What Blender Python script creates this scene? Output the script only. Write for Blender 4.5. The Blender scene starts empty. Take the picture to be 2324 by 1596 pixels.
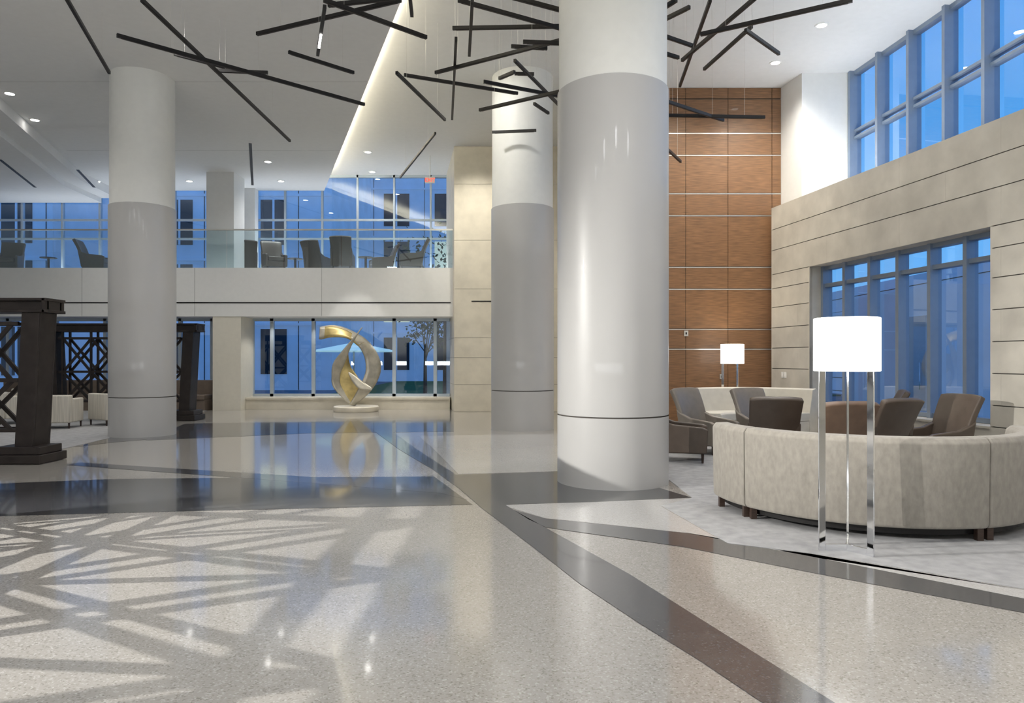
import bpy, math, random, bmesh
from mathutils import Vector, Matrix
random.seed(7)
S=bpy.context.scene
C=S.collection
F=1600.0; CX=1162.0; HY=816.0; CH=1.45
def G(px,py,z=0.0):
    d=F*(CH-z)/(py-HY); return ((px-CX)/F*d,d)
def X(px,d): return (px-CX)/F*d
def Z(py,d): return CH+(HY-py)*d/F

# ---------------- materials ----------------
def new_mat(name):
    m=bpy.data.materials.new(name); m.use_nodes=True
    nt=m.node_tree; b=nt.nodes.get('Principled BSDF'); return m,nt,b
def mat(name,col,rough=.5,metal=0,noise=0,nscale=8,emit=None,estr=0,coat=0,bump=0,bscale=40,stretch=(1,1,1),sheen=0,spec=None):
    m,nt,b=new_mat(name)
    b.inputs['Roughness'].default_value=rough; b.inputs['Metallic'].default_value=metal
    if spec is not None: b.inputs['Specular IOR Level'].default_value=spec
    b.inputs['Coat Weight'].default_value=coat
    if sheen: b.inputs['Sheen Weight'].default_value=sheen
    tc=nt.nodes.new('ShaderNodeTexCoord'); mp=nt.nodes.new('ShaderNodeMapping')
    mp.inputs['Scale'].default_value=stretch
    nt.links.new(tc.outputs['Object'],mp.inputs['Vector'])
    n=nt.nodes.new('ShaderNodeTexNoise'); n.inputs['Scale'].default_value=nscale; n.inputs['Detail'].default_value=5
    nt.links.new(mp.outputs[0],n.inputs['Vector'])
    r=nt.nodes.new('ShaderNodeValToRGB')
    a=max(noise,0.01)
    r.color_ramp.elements[0].position=.3; r.color_ramp.elements[1].position=.7
    r.color_ramp.elements[0].color=[max(0,c*(1-a)) for c in col]+[1]
    r.color_ramp.elements[1].color=[min(1,c*(1+a*.6)) for c in col]+[1]
    nt.links.new(n.outputs['Fac'],r.inputs[0]); nt.links.new(r.outputs[0],b.inputs['Base Color'])
    if bump:
        n2=nt.nodes.new('ShaderNodeTexNoise'); n2.inputs['Scale'].default_value=bscale
        nt.links.new(mp.outputs[0],n2.inputs['Vector'])
        bp=nt.nodes.new('ShaderNodeBump'); bp.inputs['Strength'].default_value=bump; bp.inputs['Distance'].default_value=.01
        nt.links.new(n2.outputs['Fac'],bp.inputs['Height']); nt.links.new(bp.outputs[0],b.inputs['Normal'])
    if emit:
        b.inputs['Emission Color'].default_value=list(emit)+[1]; b.inputs['Emission Strength'].default_value=estr
    return m
def terrazzo(name,c1,c2,c3,rough=.15,vs=110):
    m,nt,b=new_mat(name)
    tc=nt.nodes.new('ShaderNodeTexCoord')
    v=nt.nodes.new('ShaderNodeTexVoronoi'); v.inputs['Scale'].default_value=vs
    nt.links.new(tc.outputs['Object'],v.inputs['Vector'])
    sep=nt.nodes.new('ShaderNodeSeparateColor'); nt.links.new(v.outputs['Color'],sep.inputs[0])
    r=nt.nodes.new('ShaderNodeValToRGB'); e=r.color_ramp.elements
    e[0].position=0; e[0].color=list(c2)+[1]; e[1].position=1; e[1].color=list(c3)+[1]
    k=r.color_ramp.elements.new(.2); k.color=list(c1)+[1]
    k=r.color_ramp.elements.new(.8); k.color=list(c1)+[1]
    nt.links.new(sep.outputs[0],r.inputs[0])
    n=nt.nodes.new('ShaderNodeTexNoise'); n.inputs['Scale'].default_value=.7
    nt.links.new(tc.outputs['Object'],n.inputs['Vector'])
    mx=nt.nodes.new('ShaderNodeMix'); mx.data_type='RGBA'; mx.blend_type='MULTIPLY'; mx.inputs[0].default_value=.12
    nt.links.new(r.outputs[0],mx.inputs[6]); nt.links.new(n.outputs['Fac'],mx.inputs[7])
    nt.links.new(mx.outputs[2],b.inputs['Base Color'])
    b.inputs['Roughness'].default_value=rough; b.inputs['Coat Weight'].default_value=.55; b.inputs['Coat Roughness'].default_value=.055
    return m
def glass(name,tint,base=.1,gain=.7):
    m=bpy.data.materials.new(name); m.use_nodes=True; nt=m.node_tree; nt.nodes.clear()
    o=nt.nodes.new('ShaderNodeOutputMaterial'); t=nt.nodes.new('ShaderNodeBsdfTransparent'); g=nt.nodes.new('ShaderNodeBsdfGlossy')
    t.inputs[0].default_value=list(tint)+[1]; g.inputs['Roughness'].default_value=.01; g.inputs[0].default_value=(.9,.95,1,1)
    l=nt.nodes.new('ShaderNodeLayerWeight'); l.inputs[0].default_value=.25
    mr=nt.nodes.new('ShaderNodeMapRange'); mr.inputs[3].default_value=base; mr.inputs[4].default_value=gain
    nt.links.new(l.outputs['Facing'],mr.inputs[0])
    mx=nt.nodes.new('ShaderNodeMixShader'); nt.links.new(mr.outputs[0],mx.inputs[0]); nt.links.new(t.outputs[0],mx.inputs[1]); nt.links.new(g.outputs[0],mx.inputs[2])
    nt.links.new(mx.outputs[0],o.inputs[0]); return m

M={}
M['terr']=terrazzo('terrazzo_beige',(.39,.37,.34),(.26,.24,.215),(.52,.50,.47))
M['terrwhite']=terrazzo('terrazzo_white',(.58,.57,.555),(.49,.475,.45),(.66,.65,.64))
M['terrmid']=terrazzo('terrazzo_grey',(.075,.075,.08),(.05,.05,.055),(.12,.12,.125))
M['terrdark']=terrazzo('terrazzo_charcoal',(.045,.047,.053),(.03,.03,.035),(.08,.08,.085),.14)
M['carpet']=mat('carpet_grey',(.38,.38,.385),.95,noise=.18,nscale=9,bump=.5,bscale=300)
M['ceil']=mat('ceiling_paint',(.78,.78,.77),.8,noise=.02)
M['white']=mat('white_paint',(.80,.80,.78),.7,noise=.02)
M['cream']=mat('cream_paint',(.74,.70,.60),.7,noise=.03)
M['stone']=mat('limestone',(.56,.53,.465),.5,noise=.16,nscale=2.2,bump=.1,bscale=20)
M['stonelight']=mat('limestone_light',(.70,.65,.54),.45,noise=.10,nscale=3)
M['groove']=mat('joint_shadow',(.10,.09,.08),.9)
M['seam']=mat('ceiling_joint',(.45,.45,.44),.9)
M['collow']=mat('column_grey_lacquer',(.48,.475,.465),.38,noise=.02,nscale=2,coat=.15)
M['colup']=mat('column_white_lacquer',(.80,.80,.765),.5,noise=.02)
M['wood']=mat('walnut_veneer',(.205,.105,.048),.45,noise=.4,nscale=3,stretch=(1.2,1,22),coat=.1)
M['alu']=mat('brushed_aluminium',(.75,.74,.70),.3,.8,noise=.05)
M['frame']=mat('window_aluminium',(.27,.33,.42),.4,.4,noise=.04)
M['framelight']=mat('window_frame_pale',(.46,.53,.60),.4,.3,noise=.04)
M['black']=mat('black_metal',(.014,.013,.013),.45,.3,noise=.1)
M['bronze']=mat('dark_bronze_steel',(.036,.029,.027),.45,.5,noise=.25,nscale=6)
M['glass']=glass('window_glass',(.86,.92,1.0),.10,.6)
M['rail']=glass('rail_glass',(.88,.95,.97),.07,.5)
M['chrome']=mat('chrome',(.85,.86,.88),.06,1,noise=.01)
M['shade']=mat('lamp_shade_lit',(.95,.93,.88),.8,emit=(1,.97,.92),estr=3.5)
M['disc']=mat('downlight_lens',(1,1,1),.5,emit=(1,.97,.92),estr=20)
M['led']=mat('led_strip',(1,1,1),.5,emit=(1,.88,.6),estr=9)
M['velvet']=mat('taupe_velvet',(.325,.30,.26),.75,noise=.16,nscale=26,stretch=(1,1,.5),sheen=.15,bump=.08,bscale=80)
M['banq']=mat('cream_upholstery',(.62,.59,.52),.7,noise=.06,nscale=8,sheen=.2)
M['leather']=mat('taupe_leather',(.085,.064,.050),.38,noise=.12,nscale=9)
M['leather2']=mat('grey_leather',(.21,.185,.16),.33,noise=.1,nscale=9,coat=.1)
M['leather3']=mat('russet_brown_leather',(.17,.11,.075),.4,noise=.15,nscale=9)
M['darkwood']=mat('dark_wood',(.05,.03,.022),.4,noise=.3,nscale=20,stretch=(1,1,6))
M['stripe']=mat('striped_cream_fabric',(.66,.62,.54),.8,noise=.25,nscale=14,stretch=(6,6,.1))
M['brownseat']=mat('brown_bench_leather',(.17,.13,.10),.5,noise=.1)
M['gold']=mat('brushed_gold',(.56,.44,.19),.38,.7,noise=.25,nscale=6)
M['silver']=mat('brushed_silver',(.52,.49,.41),.38,.6,noise=.2,nscale=6)
M['bldg']=mat('concrete_facade_glow',(.52,.60,.72),.8,noise=.12,nscale=1,emit=(.30,.52,.85),estr=.20)  # weak blue emission stands in for dusk floodlight on the concrete
M['bldgwin']=mat('facade_window',(.012,.02,.035),.5,noise=.3,nscale=1)
M['litwin']=mat('lit_facade_window',(.4,.4,.35),.5,emit=(.85,.9,.65),estr=.7)
M['grass']=mat('lawn_grass',(.05,.16,.03),.9,noise=.4,nscale=3)
M['ground']=mat('asphalt_paving',(.20,.22,.25),.8,noise=.2,nscale=2)
M['leaf']=mat('tree_foliage',(.035,.07,.03),.8,noise=.5,nscale=6)
M['bark']=mat('tree_bark',(.09,.07,.05),.9,noise=.3)
M['canopy']=mat('canopy_fabric_glow',(.7,.85,.85),.6,emit=(.5,.85,.9),estr=.5)  # emission gives the fabric its own glow in place of received light
M['red']=mat('exit_red',(.7,.05,.03),.5,emit=(1,.08,.05),estr=1.2)
M['plate']=mat('white_plastic',(.8,.8,.78),.4)

# ---------------- mesh helper ----------------
class B:
    def __init__(s): s.v=[];s.f=[];s.m=[]
    def add(s,vs,fs,mi=0):
        o=len(s.v); s.v+= [tuple(v) for v in vs]
        for f in fs: s.f.append([o+i for i in f]); s.m.append(mi)
        return s
    def box(s,x0,x1,y0,y1,z0,z1,mi=0):
        vs=[(x,y,z) for z in (z0,z1) for y in (y0,y1) for x in (x0,x1)]
        return s.add(vs,[(0,2,3,1),(4,5,7,6),(0,1,5,4),(2,6,7,3),(0,4,6,2),(1,3,7,5)],mi)
    def prism(s,pts,z0,z1,mi=0):
        a=sum(pts[i][0]*pts[(i+1)%len(pts)][1]-pts[(i+1)%len(pts)][0]*pts[i][1] for i in range(len(pts)))
        if a<0: pts=pts[::-1]
        n=len(pts); vs=[(p[0],p[1],z0) for p in pts]+[(p[0],p[1],z1) for p in pts]
        fs=[tuple(range(n-1,-1,-1)),tuple(range(n,2*n))]+[(i,(i+1)%n,n+(i+1)%n,n+i) for i in range(n)]
        return s.add(vs,fs,mi)
    def cyl(s,x,y,z0,z1,r0,r1=None,n=32,mi=0):
        r1=r0 if r1 is None else r1
        vs=[(x+r*math.cos(2*math.pi*i/n),y+r*math.sin(2*math.pi*i/n),z) for r,z in((r0,z0),(r1,z1)) for i in range(n)]
        fs=[tuple(range(n-1,-1,-1)),tuple(range(n,2*n))]+[(i,(i+1)%n,n+(i+1)%n,n+i) for i in range(n)]
        return s.add(vs,fs,mi)
    def beam(s,p,q,w,h,mi=0,n=4):
        p=Vector(p);q=Vector(q);d=(q-p).normalized()
        up=Vector((0,0,1)) if abs(d.z)<.95 else Vector((0,1,0))
        a=d.cross(up).normalized(); b=a.cross(d)
        if n==4: ring=[a*w/2+b*h/2,-a*w/2+b*h/2,-a*w/2-b*h/2,a*w/2-b*h/2]
        else: ring=[a*w/2*math.cos(2*math.pi*i/n)+b*h/2*math.sin(2*math.pi*i/n) for i in range(n)]
        m=len(ring); vs=[p+r for r in ring]+[q+r for r in ring]
        return s.add(vs,[tuple(range(m-1,-1,-1)),tuple(range(m,2*m))]+[(i,(i+1)%m,m+(i+1)%m,m+i) for i in range(m)],mi)
    def quad(s,a,b,c,d,mi=0): return s.add([a,b,c,d],[(0,1,2,3)],mi)
    def sweep(s,prof,cx,cy,a0,a1,n=24,mi=0):
        k=len(prof); vs=[]
        for i in range(n+1):
            a=math.radians(a0+(a1-a0)*i/n)
            vs+=[(cx+r*math.cos(a),cy+r*math.sin(a),z) for r,z in prof]
        fs=[tuple(range(k))[::-1],tuple(n*k+j for j in range(k))]
        for i in range(n):
            for j in range(k):
                fs.append((i*k+j,i*k+(j+1)%k,(i+1)*k+(j+1)%k,(i+1)*k+j))
        return s.add(vs,fs,mi)
    def rev(s,prof,cx,cy,n=40,mi=0):
        k=len(prof);vs=[]
        for i in range(n):
            a=2*math.pi*i/n; vs+=[(cx+r*math.cos(a),cy+r*math.sin(a),z) for r,z in prof]
        fs=[]
        for i in range(n):
            for j in range(k-1):
                i2=(i+1)%n; fs.append((i*k+j,i2*k+j,i2*k+j+1,i*k+j+1))
        return s.add(vs,fs,mi)
    def obj(s,name,mats,parent=None,smooth=False,bevel=0,solid=0,sub=0,**props):
        me=bpy.data.meshes.new(name); me.from_pydata(s.v,[],s.f)
        for m in mats: me.materials.append(M[m])
        for i,p in enumerate(me.polygons): p.material_index=s.m[i]; p.use_smooth=smooth
        bm=bmesh.new(); bm.from_mesh(me); bmesh.ops.recalc_face_normals(bm,faces=bm.faces); bm.to_mesh(me); bm.free()
        me.update()
        o=bpy.data.objects.new(name,me); C.objects.link(o)
        if parent: o.parent=parent
        if solid:
            q=o.modifiers.new('solid','SOLIDIFY'); q.thickness=solid; q.offset=0
        if bevel:
            q=o.modifiers.new('bevel','BEVEL'); q.width=bevel; q.segments=3; q.limit_method='ANGLE'; q.angle_limit=math.radians(35)
        if sub:
            q=o.modifiers.new('sub','SUBSURF'); q.levels=sub; q.render_levels=sub
        if smooth:
            try: me.set_sharp_from_angle(angle=math.radians(38))
            except Exception: pass
        for k,v in props.items(): o[k]=v
        return o
def struct(b,name,mats,**k): return b.obj(name,mats,kind='structure',**k)
def root(name,label,cat,loc=(0,0,0),rz=0,group=None):
    e=bpy.data.objects.new(name,None); C.objects.link(e); e.location=loc; e.rotation_euler=(0,0,rz); e.empty_display_size=.2
    e['label']=label; e['category']=cat
    if group: e['group']=group
    return e
def copy_thing(src,loc,rz,label=None):
    n=src.copy(); C.objects.link(n); n.location=loc; n.rotation_euler=(0,0,rz)
    if label: n['label']=label
    for ch in list(src.children):
        c=ch.copy(); C.objects.link(c); c.parent=n
    return n

# ---------------- floor ----------------
b=B(); b.box(-18,9.6,-6,22.8,-.1,0)
def fp(pts,z,mi):
    g=[G(*p) for p in pts]; b.prism(g,z-.0008,z,mi)
fp([(-400,1104),(0,1098),(250,1088),(500,1085),(985,1082),(1072,1146),(450,1160),(0,1172),(-400,1180)],.002,3)
fp([(1035,1078),(1265,1071),(1420,1085),(1570,1130),(1350,1140),(1140,1146)],.002,3)
fp([(330,1000),(420,962),(1030,952),(1030,980),(700,984)],.002,2)  # grey patch paints the reflection of the dark back windows
L=[(840,972),(905,1020),(985,1068),(1040,1108),(1095,1155),(1200,1235),(1315,1325),(1450,1415),(1590,1502),(1730,1596),(2040,1810)]
R=[(880,972),(945,1020),(1035,1078),(1085,1108),(1165,1158),(1295,1230),(1430,1305),(1580,1400),(1740,1500),(1900,1600),(2260,1810)]
for i in range(len(L)-1): fp([L[i],L[i+1],R[i+1],R[i]],.003,2)
T=[(1165,1158),(1240,1178),(1560,1211),(1850,1266),(2324,1360),(2700,1440)]
U=[(1200,1180),(1240,1198),(1550,1242),(1850,1302),(2324,1392),(2700,1475)]
for i in range(len(T)-1): fp([T[i],T[i+1],U[i+1],U[i]],.003,2)
fp([(150,1056),(180,1050),(560,1074),(985,1100),(1060,1135),(1000,1120),(560,1086)],.0025,2)
fp([(170,1015),(250,994),(330,990),(405,992),(250,1005)],.0025,2)
fp([(1140,1147),(1570,1131),(1500,1150),(1650,1235),(1860,1262),(2324,1340),(2324,1359),(1850,1265),(1560,1210),(1240,1177)],.0015,1)
fp([(1040,1076),(985,1020),(950,990),(1265,985),(1265,1070)],.0015,1)
struct(b,'floor',['terr','terrwhite','terrmid','terrdark'])
b=B(); pts=[G(1500,1012),G(1518,1090),G(1572,1131),G(1502,1149),G(1652,1234),G(1860,1260),G(2324,1338),(5.2,3.0),(6.9,7),(5.45,14.8),(2.6,14.8)]
b.prism(pts,.0005,.006); b.obj('carpet',['carpet'],label='pale grey inset lounge carpet with mottled pile',category='carpet')
b=B(); b.prism([(-16.5,10.2),G(-200,1060),G(0,1040),G(140,1020),G(252,994),(-8.6,15.9),(-8.6,19.9),(-16.5,19.9)],.0005,.006)
b.obj('carpet',['carpet'],label='pale grey carpet under the cream club chairs',category='carpet')

# ---------------- ceilings ----------------
HC=7.35; LC=6.85
b=B(); b.prism([(-18,-6),(8.3,-6),(8.1,0),(7.95,4),(7.75,7),(7.58,9.5),(7.44,11.6),(7.28,13),(7.12,14.5),(7.12,15.7),(2.4,15.7),(2.4,22.9),(-18,22.9)],HC,HC+.2)
struct(b,'ceiling',['ceil'])
def cove(d): return -1.61-(d-10.45)*3.93/10.82
b=B(); b.prism([(cove(-6),-6),(cove(22.55),22.55),(-18,22.55),(-18,-6)],LC,LC+.1)
dx=-.55
b.prism([(cove(-6)+dx,-6),(cove(22.55)+dx,22.55),(cove(22.55)+dx-.05,22.55),(cove(-6)+dx-.05,-6)],LC+.1,HC)
b.prism([(cove(-6),-6),(cove(22.55),22.55),(cove(22.55)-.03,22.55),(cove(-6)-.03,-6)],LC+.1,LC+.15)
struct(b,'ceiling_lower',['ceil'])
b=B()
b.box(-10.1,cove(13.7)-.02,13.696,13.704,LC-.002,LC); b.box(-11.5,cove(18.2)-.02,18.197,18.203,LC-.002,LC)
struct(b,'trim_7',['seam'])
b=B(); b.prism([(-8.4,8),(-10.5,14.4),(-12.4,20.3),(-12.6,22.5),(-18,22.5),(-18,8)],6.6,LC-.001)
b.prism([(-8.9,8),(-11.0,14.4),(-12.9,20.3),(-13.1,22.5),(-18,22.5),(-18,8)],6.45,6.6)
struct(b,'ceiling_bulkhead',['ceil'])
b=B(); b.prism([(cove(-6)-.30,-6),(cove(22.5)-.30,22.5),(cove(22.5)-.36,22.5),(cove(-6)-.36,-6)],LC+.102,LC+.14)
struct(b,'trim_1',['led'])

b=B(); b.box(-18.3,9.6,-6.3,-6,0,HC); struct(b,'wall_rear',['cream'])
b=B(); b.box(-18.3,-18,-6,23,0,HC); struct(b,'wall_left',['white'])

# ---------------- balcony ----------------
BZ=4.05
b=B(); b.box(-18,-1.62,20.0,22.55,2.67,BZ)
struct(b,'floor_balcony',['white'])
b=B()
for x in [-15.5,-12.2,-9.0,-5.4]: b.box(x-.003,x+.003,19.998,20.0,2.68,BZ-.01)
b.box(-13,-8.6,19.993,20.0,3.045,3.075); b.box(X(398,20),X(1023,20),19.993,20.0,3.045,3.075)
struct(b,'trim_2',['black'])
r=root('glass_railing','frameless glass balcony railing with slim metal handrail','railing')
xs=[-17.9+i*1.63 for i in range(11)]
for i in range(10):
    g=B(); g.box(xs[i]+.01,xs[i+1]-.01,20.06,20.075,BZ,5.12); g.obj('glass_panel',['rail'],parent=r)
g=B(); g.box(-18,-1.65,20.04,20.095,5.12,5.16); g.obj('handrail',['alu'],parent=r)

# ---------------- windows back ----------------
def window(name,x0,x1,y,z0,z1,vs,hs,w=.06,fm='framelight',dep=.12,outer=.08):
    b=B(); b.quad((x0,y,z0),(x1,y,z0),(x1,y,z1),(x0,y,z1),1)
    for v in vs: b.box(v-w/2,v+w/2,y-dep/2,y+dep/2,z0,z1)
    for h in hs: b.box(x0,x1,y-dep/2+.01,y+dep/2-.01,h-w/2,h+w/2)
    b.box(x0,x1,y-dep/2,y+dep/2,z0,z0+outer); b.box(x0,x1,y-dep/2,y+dep/2,z1-outer,z1)
    return struct(b,name,[fm,'glass'])
YW=22.6
up=[X(p,YW) for p in (-200,-110,-30,52,143,228,315,397,475,583,648,732,812,895,978)]
window('window_1',-18,-1.9,YW,BZ,HC,up,[Z(500,YW),Z(525,YW)-.25],w=.06)
YL=21.0
lo=[X(p,YL) for p in (-60,20,128,240,330,410,482)]
window('window_2',-18,-8.5,YL,.35,2.67,lo,[],w=.09)
lo=[X(p,YL) for p in (550,618,712,895,988)]
window('window_3',-7.75,-1.85,YL,.35,2.67,lo,[],w=.1)
b=B(); b.box(-8.5,-7.7,20.02,21.1,0,2.67); struct(b,'wall_pier',['cream'])
b=B(); b.box(-7.7,-1.8,20.4,21.1,0,.35); b.box(-7.7,-1.8,20.36,20.4,.29,.35); struct(b,'trim_3',['stonelight'])
b=B(); b.box(-18,-8.5,20.7,21.1,0,.35); struct(b,'trim_4',['stonelight'])
b=B(); b.box(X(475,20.5),X(537,20.5),20.3,21.1,BZ,LC); struct(b,'wall_upper_pier',['white'])
b=B(); b.box(X(537,22.3),X(581,22.3),22.2,22.5,BZ,LC); struct(b,'wall_upper_panel',['white'])

b=B()
b.prism([(-1.57,19.53),(-2.07,22.6),(2.4,22.6),(2.4,19.53)],0,HC-.002,1)
zs=[0,.75,1.5,2.05,3.4,4.75,6.3,HC-.002]
for i in range(len(zs)-1):
    b.prism([(-1.6,19.5),(-2.1,22.57),(-2.0,22.57),(-1.5,19.56),(2.4,19.56),(2.4,19.5)],zs[i]+.004,zs[i+1]-.004,0)
struct(b,'wall_back_stone',['stonelight','groove'])
b=B(); b.box(X(1070,19.5),X(1117,19.5),19.49,19.5,3.045,3.075); struct(b,'trim_5',['black'])
b=B(); b.box(2.28,2.45,15.3,19.6,0,HC); struct(b,'wall_return',['cream'])

# ---------------- wood wall ----------------
DW=15.3
b=B(); b.box(2.28,5.84,DW+.03,DW+.3,0,HC,1)
vx=[2.28,X(1515,DW),X(1556,DW),X(1652,DW),X(1752,DW)+.0,5.84]
zz=[0]+sorted([Z(y,DW) for y in (793,748,657,607,490,440,353,303,225)])+[HC]
for i in range(len(zz)-1):
    for j in range(len(vx)-1):
        b.box(vx[j]+.005,vx[j+1]-.005,DW,DW+.03,zz[i]+.02,zz[i+1]-.008,0)
for y in (793,748,657,607,490,440,353,303):
    z=Z(y,DW); b.box(2.28,5.84,DW-.006,DW,z-.010,z+.010,2)
struct(b,'wall_wood',['wood','groove','alu'])

# ---------------- stone side wall ----------------
O=Vector((5.53,15.0)); ul=math.hypot(1.04,5.96); u=Vector((1.04/ul,-5.96/ul)); nrm=Vector((-5.96/ul,-1.04/ul))
def P(s,n): q=O+u*s+nrm*n; return (q.x,q.y)
def sbox(b,s0,s1,n0,n1,z0,z1,mi=0): b.prism([P(s0,n0),P(s1,n0),P(s1,n1),P(s0,n1)],z0,z1,mi)
SW0,SW1,WZ0,WZ1=1.36,5.53,.54,3.25; TOP=4.65; END=21.2
b=B()
zs=[0,.54,.83,1.26,1.69,2.12,2.55,2.95,3.25,3.76,4.2,TOP]
ends=[(-0.0,SW0),(SW1,END)]
for i in range(len(zs)-1):
    full= zs[i]>=WZ1-.01 or zs[i+1]<=WZ0+.01
    segs=[(0,END)] if full else ends
    for a,c in segs:
        st=1.9
        cuts=[a]; s=math.floor(a/st)*st+(st/2 if i%2 else 0)
        while s<c:
            if s>a+.15 and s<c-.15: cuts.append(s)
            s+=st
        cuts.append(c)
        for k in range(len(cuts)-1):
            sbox(b,cuts[k]+(.001 if k else 0),cuts[k+1]-(.001 if k<len(cuts)-2 else 0),-.06,0,zs[i]+.007,zs[i+1]-(.007 if zs[i+1]<TOP else 0),0)
sbox(b,.004,SW0-.004,-.45,-.02,0,TOP-.002,1); sbox(b,SW1+.004,END,-.45,-.02,0,TOP-.002,1)
sbox(b,SW0-.01,SW1+.01,-.45,-.02,0,WZ0-.004,1); sbox(b,SW0-.01,SW1+.01,-.45,-.02,WZ1+.004,TOP-.002,1)
sbox(b,SW0-.03,SW0,-.45,-.001,WZ0,WZ1,0); sbox(b,SW1,SW1+.03,-.45,-.001,WZ0,WZ1,0)
sbox(b,SW0,SW1,-.45,.02,WZ0-.03,WZ0,0); sbox(b,SW0,SW1,-.45,-.001,WZ1,WZ1+.02,0)
sbox(b,-.02,.0,-.45,0,0,TOP,0)
sbox(b,-.02,END,-.47,.0,TOP-.002,TOP+.02,0)
struct(b,'wall_stone',['stone','groove'])
b=B()
k=P(SW0,-.38);q=P(SW1,-.38); b.quad((k[0],k[1],WZ0),(q[0],q[1],WZ0),(q[0],q[1],WZ1),(k[0],k[1],WZ1),1)
for i in range(7):
    s=SW0+(SW1-SW0)*i/6; s=min(max(s,SW0+.035),SW1-.035); sbox(b,s-.035,s+.035,-.44,-.24,WZ0,WZ1)
for z in (WZ0+.04,2.88,WZ1-.035): sbox(b,SW0,SW1,-.43,-.28,z-.035,z+.035)
struct(b,'window_4',['frame','glass'])
b=B(); b.prism([(5.84,15.6),(5.84,15.3),(5.97,14.52),(7.12,14.5),(7.12,15.6)],TOP-.3,HC); struct(b,'wall_upper_fin',['white'])
W=[(7.05,14.5),(7.21,13),(7.36,11.6),(7.5,9.5),(7.66,7),(7.86,4),(8.0,0),(8.2,-6)]
b=B(); b.prism([P(0.2,-.46),P(4,-.46),P(8,-.46),P(12.6,-.46)]+[(8.25,2.4)]+[(x+.1,y) for x,y in W[5::-1]],TOP-.2,TOP-.01)
struct(b,'trim_6',['white'])
b=B()
def along(s):
    for i in range(len(W)-1):
        a=Vector(W[i]);c=Vector(W[i+1]);l=(c-a).length
        if s<=l or i==len(W)-2: return a+(c-a)*(s/l),(c-a).normalized()
        s-=l
for i in range(len(W)-1):
    a,c=W[i],W[i+1]; b.quad((a[0],a[1],TOP-.1),(c[0],c[1],TOP-.1),(c[0],c[1],HC),(a[0],a[1],HC),1)
    for z,h in ((TOP-.02,.08),(5.98,.05),(6.12,.05),(HC-.04,.08)):
        b.beam((a[0],a[1],z),(c[0],c[1],z),.14,h)
s=.05
while s<20.5:
    p,t=along(s); n=Vector((-t.y,t.x))
    b.prism([tuple(p+t*.035+n*.09),tuple(p-t*.035+n*.09),tuple(p-t*.035-n*.16),tuple(p+t*.035-n*.16)],TOP-.1,HC)
    s+=.9
struct(b,'window_5',['frame','glass'])

# ---------------- columns ----------------
def column(x,y,r,top,collar,groove,label):
    e=root('column',label,'column',(x,y,0),group='round lobby columns')
    g=B(); g.rev([(0,0),(r,0),(r,groove-.008)],0,0,64); g.obj('plinth_sleeve',['collow'],parent=e,smooth=True)
    g=B(); g.rev([(r-.012,groove-.01),(r-.012,groove+.01)],0,0,64); g.obj('shadow_joint',['groove'],parent=e,smooth=True)
    g=B(); g.rev([(r-.02,groove+.008),(r,groove+.008),(r,collar-.01),(r-.02,collar)],0,0,64); g.obj('lower_shaft',['collow'],parent=e,smooth=True)
    g=B(); g.rev([(r-.02,collar-.01),(r-.02,top)],0,0,64); g.obj('upper_shaft',['colup'],parent=e,smooth=True)
column(1.20,8.42,.657,HC,4.62,.80,'large round column, grey and white shaft, beside the lounge')
column(.22,14.8,.657,HC,4.60,.81,'large round column, grey and white shaft, before stone wall')
column(X(321,13.5),13.55,.585,LC,4.36,.74,'large round column, grey and white shaft, beside steel trusses')

# ---------------- pendant bars ----------------
sticks=[((265,80),(827,237)),((130,-40),(248,165)),((322,0),(658,320)),((395,122),(520,155)),((490,160),(608,165)),
((583,77),(910,0)),((735,0),(968,85)),((655,118),(803,165)),((745,12),(905,-6)),((930,-10),(935,35)),
((1040,0),(1300,72)),((1072,0),(1065,125)),((1027,64),(1300,59)),((988,165),(1300,84)),((1035,87),(1026,270)),
((900,165),(1010,272)),((917,170),(1175,212)),((1097,185),(1290,222)),((1088,250),(1290,203)),((1168,137),(1270,240)),
((1133,178),(1168,163)),((1168,167),(1212,168)),((1117,300),(1217,296)),((1212,235),(1245,257)),((1187,95),(1300,99)),((1160,105),(1242,110)),
((1150,-10),(1300,30)),((1590,78),(1935,0)),((1543,195),(1612,0)),((1548,137),(1718,-8)),((1598,157),(1706,60)),((1692,68),(1768,122)),
((1480,58),(1565,16)),((1480,34),(1535,0)),((1480,72),(1575,105)),((1490,222),(1642,273)),((1480,261),(1736,266)),((1500,325),(1545,367)),((1480,112),(1540,131)),((908,403),(988,302))]
stk=[5.72,6.05,5.85,6.12,5.95,6.0,5.78,6.1,5.9]
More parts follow.
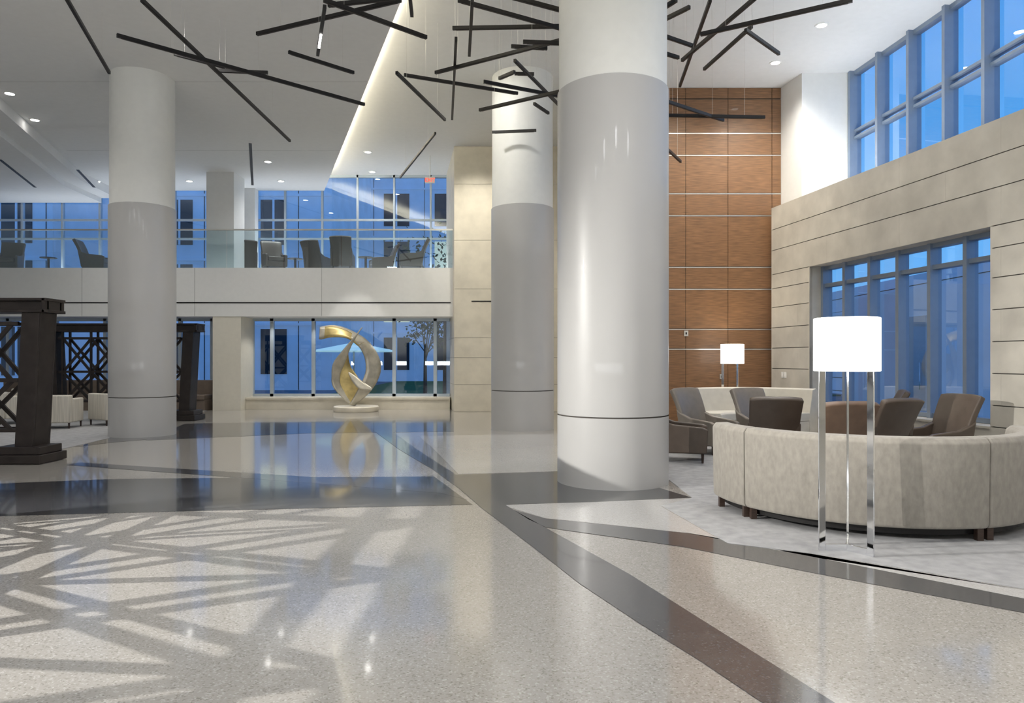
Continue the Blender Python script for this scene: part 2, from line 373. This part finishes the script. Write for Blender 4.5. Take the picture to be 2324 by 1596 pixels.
def bar(p,q,z,lit=False,z2=None):
    z2=z if z2 is None else z2
    d1=F*(z-CH)/(HY-p[1]); d2=F*(z2-CH)/(HY-q[1])
    a=Vector((X(p[0],d1),d1,z)); c=Vector((X(q[0],d2),d2,z2)); mid=(a+c)/2
    L_=(c-a).length
    if L_<.01: return
    e=root('pendant_bar_light','slim black metal bar hung on wires in a scattered cluster' if not lit else 'slim black bar light with a glowing white lens','light',mid,group='suspended black bar lights')
    g=B(); g.beam(a-mid,c-mid,.040,.048); g.obj('bar_housing',['black'],parent=e)
    g=B()
    d=(c-a).normalized(); off=Vector((0,0,-.027)); k0=.05 if not lit else L_*.2; k1=.05 if not lit else L_*.5
    g.beam(a-mid+d*k0+off,c-mid-d*k1+off,.028,.006); g.obj('diffuser',['disc' if lit else 'bronze'],parent=e)
    for t in (.18,.82):
        w=a+(c-a)*t-mid; topz=(HC if (w+mid).x>cove((w+mid).y) else LC)-mid.z
        g=B(); g.beam((w.x,w.y,w.z+.025),(w.x,w.y,topz),.003,.003,n=6); g.obj('suspension_wire',['alu'],parent=e)
for i,(p,q) in enumerate(sticks):
    z=stk[i%len(stk)]
    if p[0]==1500: z=5.4
    if p[0] in (1490,1480) and p[1]>200: z=5.55+.08*(p[1]%3)
    if p[0]==908: z=6.3
    bar(p,q,z)
bar((721,124),(737,15),5.6,True)

# ---------------- downlights & slots ----------------
dl=[(22,212,0),(79,272,0),(143,367,0),(220,411,0),(430,411,0),(608,367,0),(638,411,0),(835,345,1),(845,390,1),(1865,57,1),(1760,142,1)]
spots=[]
for px,py,h in dl:
    z=HC if h else LC
    d=F*(z-CH)/(HY-py); x=X(px,d)
    if px in (143,220): z=6.45; d=F*(z-CH)/(HY-py); x=X(px,d)
    if x>-8.9-(d-8)*.31 and px in (143,220): z=LC; d=F*(z-CH)/(HY-py); x=X(px,d)
    e=root('recessed_downlight','small round recessed ceiling downlight, glowing white','light',(x,d,z),group='ceiling downlights')
    g=B(); g.rev([(.085,-.012),(.115,-.012),(.12,0),(.085,0),(.085,-.012)],0,0,24); g.obj('trim_ring',['white'],parent=e,smooth=True)
    g=B(); g.cyl(0,0,-.008,-.002,.085,n=24); g.obj('lens',['disc'],parent=e)
    if x>-9: spots.append((x,d,z))
for p,q in (((0,362),(80,425)),((176,385),(214,425)),((568,325),(573,420))):
    zc=6.45 if p[0]<200 else LC
    a=[]
    for t in (p,q):
        d=min(22.3,F*(zc-CH)/(HY-t[1])); a.append(Vector((X(t[0],d),d,zc-.006)))
    mid=(a[0]+a[1])/2
    g=B(); g.beam(a[0]-mid,a[1]-mid,.07,.008); o=g.obj('linear_air_diffuser',['black'],label='long narrow black linear slot diffuser in ceiling',category='air diffuser',group='ceiling slot diffusers'); o.location=mid

e=root('exit_sign','small red illuminated exit sign hung from ceiling','sign',(X(976,20.4),20.4,6.55))
g=B(); g.box(-.14,.14,-.02,.02,0,.18); g.obj('sign_body',['plate'],parent=e,bevel=.005)
g=B(); g.beam((0,0,.18),(0,0,HC-6.55),.02,.02,n=8); g.obj('mounting_stem',['alu'],parent=e)
t=bpy.data.curves.new('sign_text','FONT'); t.body='EXIT'; t.size=.15; t.align_x='CENTER'; t.extrude=.002
to=bpy.data.objects.new('text_source',t); C.objects.link(to)
dg=bpy.context.evaluated_depsgraph_get(); dg.update()
me=bpy.data.meshes.new_from_object(to.evaluated_get(dg)); bpy.data.objects.remove(to)
lt=bpy.data.objects.new('sign_lettering',me); C.objects.link(lt); me.materials.clear(); me.materials.append(M['red'])
lt.parent=e; lt.location=(0,-.024,.04); lt.rotation_euler=(math.pi/2,0,0)

# ---------------- sculpture ----------------
def catmull(pts,n=10):
    out=[]; P_=[pts[0]]+pts+[pts[-1]]
    for i in range(1,len(P_)-2):
        for k in range(n):
            t=k/n; a,b_,c,d=[Vector(P_[i+j]) for j in (-1,0,1,2)]
            out.append(.5*((2*b_)+(c-a)*t+(2*a-5*b_+4*c-d)*t*t+(3*b_-a-3*c+d)*t**3))
    out.append(Vector(pts[-1])); return out
sc=.01244
def ribbon(name,pts,mt,parent):
    rows=[((p[0]-812)*sc,p[2],(932-p[1])*sc) for p in pts]
    cl=catmull(rows); wd=catmull([(p[4]*p[3],p[5]*p[3],p[6]*p[3]) for p in pts])
    g=B(); vs=[];K=5
    for c,w in zip(cl,wd):
        for j in range(K): vs.append(c+w*(j/(K-1)-.5))
    n=len(cl); fs=[(i*K+j,i*K+j+1,(i+1)*K+j+1,(i+1)*K+j) for i in range(n-1) for j in range(K-1)]
    g.add(vs,fs); return g.obj(name,[mt],parent=parent,smooth=True,solid=.045)
sx=(812-CX)/F*19.9
e=root('ribbon_sculpture','tall twisted gold and silver metal ribbon sculpture on round base','sculpture',(sx,19.7,0))
g=B(); g.rev([(0,0),(.60,0),(.62,.03),(.62,.13),(.60,.15),(0,.15)],0,0,48); g.obj('base',['stonelight'],parent=e,smooth=True)
ribbon('silver_ribbon',[(733,757,-.15,.34,0,.25,1),(762,752,-.15,.32,0,.35,1),(795,757,-.1,.32,-.1,.6,.7),(826,778,.0,.36,.5,.75,.4),(845,810,.1,.42,.8,.55,.1),(848,845,.1,.44,.85,.5,0),(832,882,0,.38,.8,.5,-.2),(803,918,-.05,.16,.7,.5,-.2)],'silver',e)
ribbon('blade_ribbon',[(829,744,-.2,.03,1,0,.1),(812,766,-.2,.18,.8,.1,.6),(794,792,-.2,.28,.8,.3,.5),(777,822,-.15,.34,.9,.4,.2),(768,852,-.1,.22,.9,.5,-.1),(772,880,-.05,.24,.9,.5,-.2),(802,916,0,.2,.9,.3,-.2)],'silver',e)
ribbon('gold_liner',[(784,800,.1,.20,.9,.3,.2),(778,832,.12,.44,1,.3,.1),(788,860,.12,.66,1,.3,.0),(797,884,.08,.58,1,.3,-.1),(804,918,0,.16,.9,.3,-.2)],'gold',e)
ribbon('small_fin',[(797,845,-.1,.04,.5,.3,.6),(812,860,-.18,.18,.6,.3,.8),(828,874,-.2,.22,.3,.4,.9),(850,882,-.15,.05,.1,.3,1)],'silver',e)
ribbon('gold_cap',[(735,758,-.13,.32,0,.25,1),(762,754,-.19,.30,0,.35,1),(795,760,-.15,.28,-.1,.6,.7),(824,781,-.05,.24,.5,.75,.4)],'gold',e)

# ---------------- trusses ----------------
def truss(loc,rz,length,label,h=2.3,lean=.1,lw=.125,t=1.0):
    e=root('steel_truss_frame',label,'truss',loc,rz,group='dark steel truss frames')
    def leg(x,l):
        g=B(); lo_,hi=.22,h-.2
        def slab(x0,x1,y0,y1):
            vs=[(x0,y0,lo_),(x1,y0,lo_),(x1,y1,lo_),(x0,y1,lo_),(x0+l,y0,hi),(x1+l,y0,hi),(x1+l,y1,hi),(x0+l,y1,hi)]
            g.add(vs,[(0,3,2,1),(4,5,6,7),(0,1,5,4),(1,2,6,5),(2,3,7,6),(3,0,4,7)])
        slab(x-lw,x+lw,-.19,-.15); slab(x-lw,x+lw,.15,.19); slab(x-.02,x+.02,-.15,.15); slab(x+lw-.04,x+lw,-.15,.15)
        g.obj('leg',['bronze'],parent=e,bevel=.006)
        g=B(); g.box(x-.45,x+.30,-.3,.3,0,.12); g.box(x-.36,x+.26,-.25,.25,.12,.23); g.obj('foot',['bronze'],parent=e,bevel=.01)
    leg(0,lean); leg(-length,-lean)
    g=B(); g.box(-length-.4,.33,-.22,.22,h-.2,h-.16); g.box(-length-.4,.33,-.22,.22,h-.04,h); g.box(-length-.38,.31,-.16,-.12,h-.16,h-.04); g.box(-length-.38,.31,.12,.16,h-.16,h-.04); g.box(.27,.31,-.22,.22,h-.2,h)
    g.obj('top_beam',['bronze'],parent=e,bevel=.005)
    g=B(); n=max(2,round(length/.8)); w=(length-.4)/n
    for y in (-.14,.14):
        for z in (.45,h*.5,h-.35): g.beam((-.1,y,z),(-length+.1,y,z),.04*t,.05*t)
        for i in range(n):
            x0=-.2-i*w;x1=x0-w
            for za,zb in ((.45,h*.5),(h*.5,h-.35)):
                g.beam((x0,y,za),(x1,y,zb),.035*t,.055*t); g.beam((x1,y+.02,za),(x0,y+.02,zb),.035*t,.055*t)
            g.beam((x1,y,.45),(x1,y,h-.2),.04*t,.05*t)
    for i in range(n+1):
        x0=-.2-i*w
        for z in (.45,h*.5,h-.35): g.beam((x0,-.14,z),(x0,.14,z),.03,.03)
    g.obj('lattice_bracing',['bronze'],parent=e)
truss((-6.80,10.0,.006),0,3.2,'dark bronze steel lattice truss frame on heavy feet beside walkway')
truss((-7.78,16.9,.006),0,3.1,'dark bronze steel lattice truss frame behind the round column')
truss((-5.15,1.9,0),math.pi/2+math.pi,4.2,'unseen bronze steel lattice truss frame added to cast shadows on terrazzo',t=.95)  # extra truss out of view, put there to shape the floor shadows

# ---------------- floor lamps ----------------
def lamp(loc,rz,label):
    e=root('floor_lamp',label,'lamp',loc,rz,group='drum shade floor lamps')
    k=.95
    g=B(); g.rev([(.238*k,1.355),(.245*k,1.36),(.245*k,1.752),(.238*k,1.757),(.232*k,1.752),(.232*k,1.36),(.238*k,1.355)],0,0,56); g.obj('lamp_shade',['shade'],parent=e,smooth=True)
    g=B(); g.rev([(.215,1.40),(0,1.40)],0,0,40); g.obj('shade_diffuser',['shade'],parent=e)
    for k in range(3):
        a=math.radians(k*120); c,s_=math.cos(a),math.sin(a)
        def pt(r,t): return (r*c-t*s_, r*s_+t*c)
        g=B(); g.prism([pt(.165,-.008),pt(.215,-.008),pt(.215,.008),pt(.165,.008)],0,1.40)
        g.obj('leg',['chrome'],parent=e,bevel=.002)
        g=B(); g.prism([pt(.0,-.008),pt(.165,-.008),pt(.165,.008),pt(.0,.008)],0,.05); g.obj('foot_bar',['chrome'],parent=e,bevel=.002)
        g=B(); g.prism([pt(.0,-.005),pt(.165,-.005),pt(.165,.005),pt(.0,.005)],1.36,1.39); g.obj('top_bar',['chrome'],parent=e)
    return e
lamp((2.53,5.33,.006),math.radians(62),'tall lit drum shade floor lamp on chrome bars behind sofa')
lamp((X(1662,14.5),14.5,.006),math.radians(40),'tall lit drum shade floor lamp on chrome against wood wall')

# ---------------- curved sofa ----------------
SC=(3.44,6.98); RR=1.44
e=root('curved_sofa','curved taupe velvet sofa with high smooth back on small dark feet','sofa',(SC[0],SC[1],.006))
prof=[(RR-.02,.10),(RR,.13),(RR+.01,.78),(RR-.02,.82),(RR-.14,.825),(RR-.18,.79),(RR-.25,.40),(RR-.25,.10)]
for a0,a1,n in ((179,202.8,8),(203.2,283.8,28),(284.2,345,20)):
    g=B(); g.sweep(prof,0,0,a0,a1,n); g.obj('backrest',['velvet'],parent=e,smooth=True,bevel=.012)
    g=B(); g.sweep([(RR-.255,.12),(RR-.255,.30),(RR-.85,.30),(RR-.85,.12)],0,0,a0,a1,n); g.obj('seat_base',['velvet'],parent=e,smooth=True,bevel=.012)
    g=B(); g.sweep([(RR-.26,.30),(RR-.26,.44),(RR-.86,.45),(RR-.88,.43),(RR-.88,.31)],0,0,a0,a1,n); g.obj('seat_cushion',['velvet'],parent=e,smooth=True,bevel=.015)
for a in (182,201,205,282,286,342):
    c,s_=math.cos(math.radians(a)),math.sin(math.radians(a))
    for r_ in (RR-.06,RR-.78):
        g=B(); g.box(r_*c-.025,r_*c+.025,r_*s_-.025,r_*s_+.025,.0,.13); g.obj('leg',['darkwood'],parent=e)
g=B(); g.sweep([(RR-.1,.04),(RR-.1,.11),(RR-.75,.11),(RR-.75,.04)],0,0,181,343,40); g.obj('underframe',['black'],parent=e)
e=root('curved_banquette','curved cream upholstered banquette with low back against wood wall','sofa',(4.4,12.6,.006))
g=B(); R2=1.4
g.sweep([(R2,.05),(R2,.86),(R2-.05,.9),(R2-.13,.88),(R2-.2,.45),(R2-.2,.05)],0,0,22,158,36); g.obj('backrest',['banq'],parent=e,smooth=True,bevel=.01)
g=B(); g.sweep([(R2-.21,.08),(R2-.21,.30),(R2-.75,.30),(R2-.75,.08)],0,0,22,158,36); g.obj('seat_base',['banq'],parent=e,smooth=True)
g=B(); g.sweep([(R2-.2,.30),(R2-.2,.45),(R2-.74,.46),(R2-.77,.43),(R2-.77,.31)],0,0,22,158,36); g.obj('seat_cushion',['banq'],parent=e,smooth=True,bevel=.01)
g=B(); g.sweep([(R2-.05,0),(R2-.05,.06),(R2-.65,.06),(R2-.65,0)],0,0,24,156,30); g.obj('plinth',['black'],parent=e)
e=root('round_side_table','low round table with pale top on slim pedestal','table',(4.3,12.3,.006))
g=B(); g.rev([(0,.49),(.33,.49),(.35,.5),(.35,.515),(.33,.525),(0,.525)],0,0,40); g.obj('table_top',['banq'],parent=e,smooth=True)
g=B(); g.cyl(0,0,.02,.49,.03,n=20); g.obj('pedestal',['chrome'],parent=e,smooth=True)
g=B(); g.rev([(0,0),(.2,0),(.2,.012),(.03,.03),(0,.03)],0,0,32); g.obj('base',['chrome'],parent=e,smooth=True)

# ---------------- lounge chair ----------------
def lounge(loc,rz,label,mt='leather',group='leather lounge chairs'):
    e=root('lounge_chair',label,'chair',loc,rz,group=group)
    g=B(); g.box(-.28,.28,-.34,.26,.13,.30); g.obj('seat_frame',[mt],parent=e,bevel=.02,smooth=True)
    g=B(); g.box(-.235,.235,-.36,.2,.30,.43); g.obj('seat_cushion',[mt],parent=e,bevel=.035,smooth=True)
    g=B(); nu,nv=8,10; vs=[]
    for j in range(nv+1):
        v=j/nv
        hw=.265+.05*v
        for i in range(nu+1):
            uu=-1+2*i/nu
            z=.14+.84*v-.02*(uu**4)*v
            y=.27+.22*v*v+.02*v-.07*uu*uu*(1-.45*v)
            vs.append((uu*hw,y,z))
    g.add(vs,[(j*(nu+1)+i,j*(nu+1)+i+1,(j+1)*(nu+1)+i+1,(j+1)*(nu+1)+i) for j in range(nv) for i in range(nu)])
    g.obj('backrest',[mt],parent=e,smooth=True,solid=.08,bevel=.02)
    for sgn in (-1,1):
        g=B(); x0,x1=sorted((sgn*.245,sgn*.315))
        pr=[(-.36,.14),(.26,.14),(.36,.66),(.28,.60),(.10,.535),(-.30,.50),(-.37,.47)]
        n=len(pr); vs=[(x0,y,z) for y,z in pr]+[(x1,y,z) for y,z in pr]
        g.add(vs,[tuple(range(n)),tuple(range(2*n-1,n-1,-1))]+[(i,i+n,(i+1)%n+n,(i+1)%n) for i in range(n)])
        g.obj('armrest',[mt],parent=e,bevel=.015,smooth=True)
    for x in (-.24,.24):
        for y in (-.30,.24):
            g=B(); g.cyl(x,y,0,.14,.014,.022,n=12); g.obj('leg',['darkwood'],parent=e,smooth=True)
    return e
r_=math.radians
ch=lounge((3.05,11.0,.006),r_(35),'grey leather lounge chair facing outward near banquette','leather2')
dark=lounge((3.32,9.1,.006),r_(170),'dark taupe leather lounge chair with high back, turned away','leather')
br=lounge((3.66,8.15,.006),r_(185),'russet brown leather lounge chair turned away behind curved sofa','leather3')
copy_thing(dark,(2.42,10.1,.006),r_(75),'dark taupe leather lounge chair half hidden by round column')
copy_thing(ch,(3.95,10.95,.006),r_(20),'grey leather lounge chair near banquette and round table')
copy_thing(dark,(4.45,8.75,.006),r_(200),'dark taupe leather lounge chair turned away beside window')
copy_thing(dark,(5.45,10.75,.006),r_(250),'dark taupe leather lounge chair close to stone wall window')
copy_thing(dark,(5.5,9.2,.006),r_(-75),'dark taupe leather lounge chair seen side on beside window')
copy_thing(dark,(5.3,7.3,.006),r_(-100),'dark taupe leather lounge chair at end of curved sofa')
for i,(px,d,a) in enumerate(((622,21.0,30),(722,21.6,160),(778,20.9,185),(868,21.75,-70),(935,20.95,-80),(560,21.6,200),(20,21.2,20),(215,21.2,100))):
    c=copy_thing(dark,(X(px,d),d,BZ),r_(a),'dark leather lounge chair on balcony behind glass railing'); c['group']='balcony lounge chairs'
for px,d in ((670,21.1),(830,20.8),(110,20.9)):
    e=root('low_table','small dark round table on balcony','table',(X(px,d),d,BZ),group='balcony tables')
    g=B(); g.rev([(0,.40),(.22,.40),(.23,.41),(.22,.42),(0,.42)],0,0,32); g.obj('table_top',['bronze'],parent=e,smooth=True)
    g=B(); g.cyl(0,0,0,.40,.035,n=16); g.cyl(0,0,0,.02,.16,n=24); g.obj('pedestal',['black'],parent=e)

# ---------------- left seating ----------------
def club(loc,rz,label):
    e=root('club_chair',label,'chair',loc,rz,group='striped club chairs')
    g=B(); g.box(-.3,.3,-.32,.28,.12,.34); g.obj('seat_frame',['stripe'],parent=e,bevel=.02,smooth=True)
    g=B(); g.box(-.22,.22,-.34,.18,.34,.46); g.obj('seat_cushion',['stripe'],parent=e,bevel=.03,smooth=True)
    g=B(); g.box(-.34,.34,.19,.34,.12,.70); g.obj('backrest',['stripe'],parent=e,bevel=.03,smooth=True)
    for s_ in (-1,1):
        x0,x1=sorted((s_*.225,s_*.34)); g=B(); g.box(x0,x1,-.33,.19,.12,.62); g.obj('armrest',['stripe'],parent=e,bevel=.025,smooth=True)
    for x in (-.3,.3):
        for y in (-.28,.29):
            g=B(); g.cyl(x,y,0,.13,.015,.022,n=10); g.obj('leg',['darkwood'],parent=e)
    return e
cl=club((X(132,14.9),14.95,.006),r_(190),'cream striped boxy club chair on short dark legs')
copy_thing(cl,(X(236,15.4),15.7,.006),r_(150))
copy_thing(cl,(X(10,15.6),16.0,.006),r_(120))
copy_thing(cl,(X(30,17.5),17.9,.006),r_(20))
def bench(x0,x1,y0,y1):
    e=root('window_bench','long brown leather window bench with low back','bench',((x0+x1)/2,(y0+y1)/2,0))
    w=(x1-x0)/2;d=(y1-y0)/2
    g=B(); g.box(-w,w,-d,d,.0,.30); g.obj('base',['brownseat'],parent=e,bevel=.01)
    n=5
    for i in range(n):
        g=B(); g.box(-w+i*2*w/n+.004,-w+(i+1)*2*w/n-.004,-d-.03,d-.16,.30,.44)
        g.obj('seat_cushion',['brownseat'],parent=e,bevel=.02)
    g=B(); g.box(-w,w,d-.15,d,.30,.85); g.obj('backrest',['brownseat'],parent=e,bevel=.02)
bench(-14.8,-8.7,19.95,20.65)

for (x,y,z,w,h) in ((X(1637,DW),DW-.004,Z(855,DW),.07,.11),(X(1662,DW),DW-.004,Z(812,DW),.05,.05),(X(1557,DW),DW-.004,Z(757,DW),.09,.12)):
    g=B(); g.box(-w/2,w/2,-.012,.0,-h/2,h/2); g.box(-w/6,w/6,-.018,-.012,-h/5,h/5,1)
    o=g.obj('wall_switch',['alu','black'],label='small metal wall control plate on wood panelling',category='switch'); o.location=(x,y,z)
for s in (.42,.52):
    q=P(s,0.001); g=B(); g.box(-.012,0,-.035,.035,-.06,.06); g.box(-.018,-.012,-.012,.012,-.03,.03)
    o=g.obj('light_switch',['plate'],label='white light switch on limestone wall',category='switch'); o.location=(q[0],q[1],1.13); o.rotation_euler=(0,0,math.atan2(nrm.y,nrm.x)+math.pi)

# ---------------- exterior ----------------
b=B(); b.box(-120,120,-60,160,-.3,-.12); b.obj('ground',['ground'],kind='structure')
b=B(); b.box(-8,14,30,49,-.12,-.06); b.obj('lawn',['grass'],label='green lawn beyond the windows at dusk',category='lawn')
def building(x0,x1,y0,y1,h,label,bay=2.6,fl=3.6,face='y',lit=.06,wf=.55):
    g=B(); g.box(x0,x1,y0,y1,-.12,h)
    if face=='y':
        n=int((x1-x0)/bay)
        for i in range(n):
            for k in range(int(h/fl)):
                a=x0+(i+.2)*bay; g.box(a,a+bay*wf,y0-.05,y0+.02,k*fl+.7,k*fl+3.0,2 if random.random()<lit else 1)
                g.box(a+bay*wf/2-.05,a+bay*wf/2+.05,y0-.08,y0-.04,k*fl+.7,k*fl+3.0,0)
        for k in range(1,int(h/fl)+1): g.box(x0,x1,y0-.1,y0,k*fl-.12,k*fl,0)
        for i in range(n+1): g.box(x0+i*bay-.02,x0+i*bay+.02,y0-.02,y0,-.1,h,1)
    else:
        n=int((y1-y0)/bay)
        for i in range(n):
            for k in range(int(h/fl)):
                a=y0+(i+.2)*bay; g.box(x0-.05,x0+.02,a,a+bay*wf,k*fl+.5,k*fl+3.0,2 if random.random()<lit else 1)
        for k in range(1,int(h/fl)+1): g.box(x0-.1,x0,y0,y1,k*fl-.12,k*fl,0)
        for k in range(8): g.box(x0-.02,x0,y0,y1,k*.6,k*.6+.03,1)
    g.obj('building',['bldg','bldgwin','litwin'],label=label,category='building')
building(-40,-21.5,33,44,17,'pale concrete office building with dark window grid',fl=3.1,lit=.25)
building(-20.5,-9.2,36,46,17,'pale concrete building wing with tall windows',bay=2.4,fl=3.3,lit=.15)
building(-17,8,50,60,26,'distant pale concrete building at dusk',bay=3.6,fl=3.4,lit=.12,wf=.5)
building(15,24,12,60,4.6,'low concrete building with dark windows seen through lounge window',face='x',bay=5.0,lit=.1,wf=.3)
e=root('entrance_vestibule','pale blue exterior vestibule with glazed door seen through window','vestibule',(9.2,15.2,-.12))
g=B(); g.box(0,2.5,0,4,0,3.2); g.obj('wall_body',['bldg'],parent=e)
g=B(); g.box(-.05,.0,.4,1.4,.05,2.55); g.obj('door',['plate'],parent=e,bevel=.005)
g=B(); g.box(-.10,-.05,.52,.56,.9,1.5); g.obj('door_handle',['chrome'],parent=e)
e=root('patio_umbrella','large pale teal patio canopy on pole outside the window','umbrella',(X(803,28),28,-.12))
g=B(); g.rev([(0,2.25),(1.65,1.92),(1.66,1.87),(1.6,1.87),(0,2.15)],0,0,12); g.obj('canopy',['canopy'],parent=e)
g=B(); g.cyl(0,0,0,2.2,.04,n=12); g.obj('pole',['alu'],parent=e)
def tree(x,y,h,label):
    e=root('tree',label,'tree',(x,y,-.1),group='trees outside the windows')
    g=B(); g.cyl(0,0,0,h*.55,.09,.05,n=10)
    rnd=random.Random(int(x*10+y))
    tips=[]
    for i in range(9):
        a=rnd.random()*6.28; r=h*.10+rnd.random()*h*.12; z=h*(.5+.45*rnd.random()); g.beam((0,0,h*(.3+.2*rnd.random())),(r*math.cos(a),r*math.sin(a),z),.04,.04,n=6); tips.append((r*math.cos(a),r*math.sin(a),z))
    g.obj('trunk',['bark'],parent=e)
    g=B()
    for t in tips:
        for k in range(70):
            p=Vector(t)+Vector((rnd.gauss(0,h*.06),rnd.gauss(0,h*.06),rnd.gauss(0,h*.05)))
            a=Vector((rnd.uniform(-1,1),rnd.uniform(-1,1),rnd.uniform(-1,1))).normalized()*.09; c=a.cross(Vector((.3,.5,.8))).normalized()*.05
            g.quad(p-a,p+c,p+a,p-c)
    g.obj('foliage',['leaf'],parent=e,kind='stuff')
tree(X(1010,26),26,7.0,'slim young tree with sparse leaves outside the window')
tree(X(965,29),29,4.0,'small leafy tree beyond the lower window')
tree(10.9,12.6,3.8,'leafy tree outside the lounge window')
tree(10.0,9.6,3.0,'leafy shrub tree outside the lounge window')

# ---------------- lights ----------------
def area(name,loc,rot,sx_,sy_,e,col=(1,.98,.95)):
    l=bpy.data.lights.new(name,'AREA'); l.shape='RECTANGLE'; l.size=sx_; l.size_y=sy_; l.energy=e; l.color=col
    o=bpy.data.objects.new(name,l); C.objects.link(o); o.location=loc; o.rotation_euler=rot; return o
def spot(loc,target,e,ang=110,blend=.8,rad=.08,col=(1,.97,.93)):
    l=bpy.data.lights.new('spot','SPOT'); l.energy=e; l.spot_size=math.radians(ang); l.spot_blend=blend; l.shadow_soft_size=rad; l.color=col
    o=bpy.data.objects.new('spot',l); C.objects.link(o); o.location=loc
    o.rotation_euler=(Vector(target)-Vector(loc)).to_track_quat('-Z','Y').to_euler(); return o
for x,e_ in ((-11,300),(-7,260),(-3,300),(1,330),(5,330)): spot((x,-1.0,6.7),(x,1.5,0),e_*1.1,150,1,.3,(.98,.98,1))  # unseen spots added behind the camera to brighten the room
for x,y,e_ in ((-3.2,5.5,200),(.4,5.0,260),(3.6,5.0,230),(-7,6.5,170)): spot((x,y,6.7),(x,y,0),e_,140,1,.12)
for x,y,z in spots: spot((x,y,z-.03),(x,y,0),240 if y<18 else 130,140,1,.08)
for x,y in ((3.2,12.2),(4.8,10),(3.9,7.2)): spot((x,y,HC-.03),(x,y,0),200,130,1,.08,(1,.95,.87))
for x,y in ((-3,13),(-2.6,16.8),(-5,10.5),(-6.6,16.8),(-9.6,12),(-10.5,17.5)): spot((x,y,(HC if x>cove(y) else LC)-.03),(x,y,0),320,130,1,.08)  # spots without fixtures, added to brighten the middle and far floor
for x in (-6.9,-5.6,-4.3,-3.0): spot((x,20.7,2.64),(x,20.4,0),45,120,.8,.04,(1,.98,.92))
area('cove_wash',(cove(15)-.1,15,LC+.2),(math.radians(180),math.radians(-35),math.atan2(10.82,-3.93)-math.pi/2),.1,14,280,(1,.92,.74))
area('balcony_fill',(-9,22.2,BZ+.1),(math.radians(170),0,0),14,.15,120,(.9,.95,1))  # added uplight without a fixture, brightens the back ceiling
area('ledge_fill',(6.6,10.5,TOP+.12),(math.radians(180),math.radians(-15),math.radians(6)),.15,7,90,(.85,.92,1))  # added uplight on the ledge, brightens the ceiling on the right
area('rear_fill',(-4,-4.5,1.2),(math.radians(165),0,0),16,1.0,620,(.93,.96,1))  # hidden fill light added behind the camera, lifts the ceiling
spot((-4.6,17.5,6.8),(sx,19.75,1.2),330,30,.4,.05)
spot((3.6,13.4,7.3),(3.9,15.3,2.6),330,110,.9,.1,(1,.90,.74))
spot((5.1,13.4,7.3),(5.1,15.3,2.2),260,110,.9,.1,(1,.90,.74))
spot((-1.0,17.6,7.3),(-.9,19.5,3.5),420,90,.9,.1,(1,.94,.82))
spot((-1.6,12.4,7.3),(.1,14.6,5.6),260,70,.9,.1,(1,.98,.94))
spot((6.6,13.2,4.8),(6.5,14.5,6.3),50,120,.9,.1,(.9,.95,1))
spot((-9.3,4.0,3.9),(-3,3.6,0),5000,80,.5,.02,(1,.97,.92))  # strong added spot, throws the unseen truss's shadows across the floor
for x,y in ((2.53,5.33),(X(1662,14.5),14.5)):
    l=bpy.data.lights.new('lamp_bulb','POINT'); l.energy=18; l.color=(1,.88,.7); l.shadow_soft_size=.05
    o=bpy.data.objects.new('lamp_bulb',l); C.objects.link(o); o.location=(x,y,1.6)

# ---------------- world ----------------
w=bpy.data.worlds.new('dusk'); S.world=w; w.use_nodes=True; nt=w.node_tree; bg=nt.nodes['Background']
tc=nt.nodes.new('ShaderNodeTexCoord'); sp=nt.nodes.new('ShaderNodeSeparateXYZ'); nt.links.new(tc.outputs['Generated'],sp.inputs[0])
ns=nt.nodes.new('ShaderNodeTexNoise'); ns.inputs['Scale'].default_value=2.2; ns.inputs['Detail'].default_value=4
nt.links.new(tc.outputs['Generated'],ns.inputs['Vector'])
ma=nt.nodes.new('ShaderNodeMath'); ma.operation='MULTIPLY_ADD'; ma.inputs[1].default_value=.5; nt.links.new(ns.outputs['Fac'],ma.inputs[0]); nt.links.new(sp.outputs[2],ma.inputs[2])
cr=nt.nodes.new('ShaderNodeValToRGB'); el=cr.color_ramp.elements
el[0].position=.15; el[0].color=(.20,.48,.82,1); el[1].position=1; el[1].color=(.015,.12,.42,1)
k=el.new(.5); k.color=(.10,.40,.84,1); k=el.new(.75); k.color=(.03,.24,.68,1)
nt.links.new(ma.outputs[0],cr.inputs[0]); nt.links.new(cr.outputs[0],bg.inputs[0]); bg.inputs[1].default_value=1.3

# ---------------- camera ----------------
cam=bpy.data.cameras.new('camera'); co=bpy.data.objects.new('camera',cam); C.objects.link(co)
co.location=(0,0,CH); co.rotation_euler=(math.pi/2,0,0); cam.sensor_width=36; cam.lens=36*F/2324; cam.shift_y=18/2324; cam.clip_end=400
S.camera=co
S.view_settings.view_transform='Standard'
S.view_settings.exposure=0
